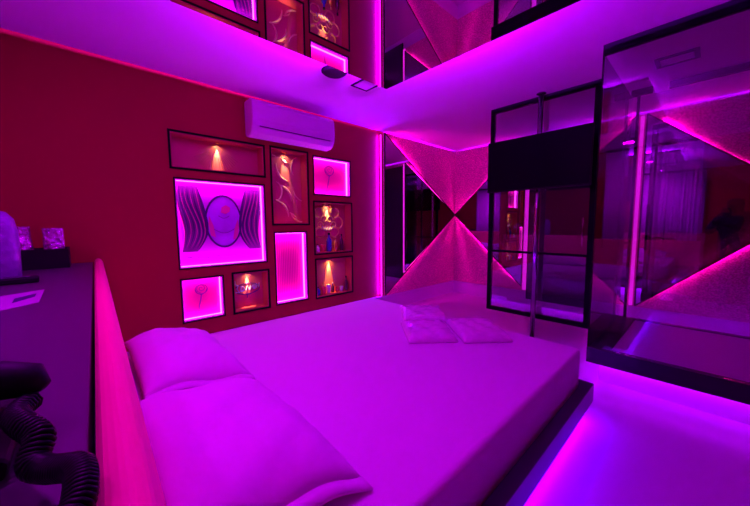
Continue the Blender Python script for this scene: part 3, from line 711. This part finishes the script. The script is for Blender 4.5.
cdx = thing('menu_card', 'glossy white card with a dark picture lying on the counter', 'card', (1.45, -5.31, CZ))
def on_counter(pts, z, T, m, name, parent):
    bm = bmesh.new(); prism(bm, [(x, y, z) for x, y in pts], (0, 0, T)); return obj(name, bm, m, parent)
on_counter([(1.32, -5.222), (1.64, -5.215), (1.80, -5.36), (1.42, -5.385)], CZ, .002, M['paper'], 'sheet', cdx)
on_counter([(1.42, -5.238), (1.50, -5.236), (1.60, -5.285), (1.50, -5.29)], CZ + .0022, .0006, M['line'], 'printed_picture', cdx)

ph = thing('telephone', 'dark desk telephone at the near end of the counter', 'telephone', (2.72, -5.25, CZ))
bm = bmesh.new(); prism(bm, [(2.60, y, z) for y, z in ((-5.37, CZ), (-5.155, CZ), (-5.15, CZ + .02), (-5.17, CZ + .035), (-5.36, CZ + .05))], (.20, 0, 0)); obj('base', bm, M['black_matt'], ph, bev=.006)
bm = bmesh.new()
for i in range(4):
    for j in range(3): bx(bm, (2.71 + j * .027, -5.33 + i * .03, CZ + .044 - i * .0025), (2.73 + j * .027, -5.312 + i * .03, CZ + .052 - i * .0025), .002)
obj('keypad', bm, M['platform'], ph)
bm = bmesh.new()
HP = [(2.695, -5.128, CZ + .058), (2.688, -5.14, CZ + .068), (2.678, -5.17, CZ + .074), (2.655, -5.22, CZ + .080), (2.635, -5.27, CZ + .078), (2.62, -5.31, CZ + .070), (2.615, -5.325, CZ + .06)]
tube(bm, HP, [.008, .022, .025, .018, .018, .026, .012], 14); obj('handset', bm, M['black_matt'], ph, True)
# coiled cord
P = [Vector(p) for p in ((2.70, -5.142, 1.045), (2.745, -5.150, 1.05), (2.800, -5.138, 1.058), (2.835, -5.124, 1.055), (2.855, -5.128, 1.040), (2.868, -5.116, 1.035), (2.886, -5.104, 1.040), (2.903, -5.094, 1.045), (2.925, -5.092, 1.042), (2.953, -5.098, 1.035), (2.98, -5.125, 1.03))]
def cat(P, t):
    n = len(P) - 1; f = min(max(t * n, 0), n - 1e-6); i = int(f); u = f - i
    p0, p1, p2, p3 = P[max(i - 1, 0)], P[i], P[i + 1], P[min(i + 2, n)]
    return .5 * ((2 * p1) + (p2 - p0) * u + (2 * p0 - 5 * p1 + 4 * p2 - p3) * u * u + (3 * p1 - p0 - 3 * p2 + p3) * u ** 3)
turns, K = 62, 9; pts = []; s = None
for q in range(turns * K + 1):
    t = q / (turns * K); c = cat(P, t); d = (cat(P, min(1, t + .004)) - cat(P, max(0, t - .004))).normalized()
    s = d.orthogonal().normalized() if s is None else (s - d * s.dot(d)).normalized(); e = d.cross(s); a = 2 * PI * q / K
    pts.append(c + (s * math.cos(a) + e * math.sin(a)) * .0105)
bm = bmesh.new(); tube(bm, pts, .003, 6); obj('coiled_cord', bm, M['black_gloss'], ph, True)

# ------------------------------------------------------------------ the photographer, met only in the mirror
pr = None
def person():
    J = {'pel': ((3.58, -5.72, .92), .15), 'bel': ((3.57, -5.70, 1.06), .14), 'che': ((3.55, -5.64, 1.24), .155), 'nek': ((3.53, -5.58, 1.40), .06), 'hea': ((3.50, -5.54, 1.50), .095), 'top': ((3.50, -5.54, 1.60), .075),
         'shl': ((3.37, -5.66, 1.33), .07), 'ell': ((3.27, -5.50, 1.14), .05), 'wrl': ((3.37, -5.26, 1.20), .034),
         'shr': ((3.72, -5.56, 1.33), .07), 'elr': ((3.60, -5.32, 1.15), .05), 'wrr': ((3.53, -5.18, 1.20), .034),
         'hpl': ((3.49, -5.74, .88), .105), 'knl': ((3.48, -5.66, .48), .065), 'anl': ((3.46, -5.74, .09), .045), 'tol': ((3.44, -5.58, .045), .038),
         'hpr': ((3.67, -5.70, .88), .105), 'knr': ((3.72, -5.62, .48), .065), 'anr': ((3.74, -5.70, .09), .045), 'tor': ((3.74, -5.54, .045), .038)}
    E = [('pel', 'bel'), ('bel', 'che'), ('che', 'nek'), ('nek', 'hea'), ('hea', 'top'), ('che', 'shl'), ('shl', 'ell'), ('ell', 'wrl'), ('che', 'shr'), ('shr', 'elr'), ('elr', 'wrr'),
         ('pel', 'hpl'), ('hpl', 'knl'), ('knl', 'anl'), ('anl', 'tol'), ('pel', 'hpr'), ('hpr', 'knr'), ('knr', 'anr'), ('anr', 'tor')]
    # hands: palm and five fingers closed on the phone's edges
    tips = {}
    for s, wr, sg in (('l', (3.37, -5.26, 1.20), 1), ('r', (3.53, -5.18, 1.20), -1)):
        base = Vector((3.355, -5.185, 1.235)) if s == 'l' else Vector((3.445, -5.12, 1.235))
        J['pa' + s] = (tuple(base), .022); E.append(('wr' + s, 'pa' + s))
        for k, (dz, ln_) in enumerate(((.045, .9), (.018, 1.0), (-.010, .95), (-.034, .8))):
            for q, (f1, w1) in enumerate(((.35, .0), (.75, .012), (1.0, .03))):
                dv = (Vector((.015, .055, 0)) if s == 'l' else Vector((-.02, .04, 0))) * ln_ * f1
                J[f'f{s}{k}{q}'] = (tuple(base + dv + Vector((0, 0, dz))), .0085)
                E.append((('pa' + s) if q == 0 else f'f{s}{k}{q-1}', f'f{s}{k}{q}'))
        for q, dv in enumerate(((.0, .012, .03), (.012 * sg, .03, .055))):
            J[f't{s}{q}'] = (tuple(base + Vector(dv)), .010); E.append((('pa' + s) if q == 0 else f't{s}0', f't{s}{q}'))
    names = list(J); me = bpy.data.meshes.new('person'); me.from_pydata([J[k][0] for k in names], [(names.index(a), names.index(b)) for a, b in E], [])
    o = bpy.data.objects.new('person', me); C.objects.link(o)
    md = o.modifiers.new('skin', 'SKIN'); md.use_smooth_shade = True
    for i, k in enumerate(names):
        v = me.skin_vertices[0].data[i]; v.radius = (J[k][1], J[k][1]); v.use_root = (k == 'pel')
    sb = o.modifiers.new('sub', 'SUBSURF'); sb.levels = 1; sb.render_levels = 2
    me.materials.append(M['jacket'])
    return tag(o, 'person in dark clothes reflected in the mirror, both hands raised holding a phone', 'person')
pr = person()
sm = thing('smartphone', 'dark smartphone held up by the person reflected in the mirror', 'phone', tuple(CP - cf * .03))
bm = bmesh.new(); bx(bm, (-.075, -.036, -.004), (.075, .036, .004), .003)
mt = Matrix((cr, cu, -cf)).transposed().to_4x4(); mt.translation = CP - cf * .028 - cr * -.05 - cu * .02
bmesh.ops.transform(bm, matrix=mt, verts=bm.verts[:]); obj('case', bm, M['black_gloss'], sm)
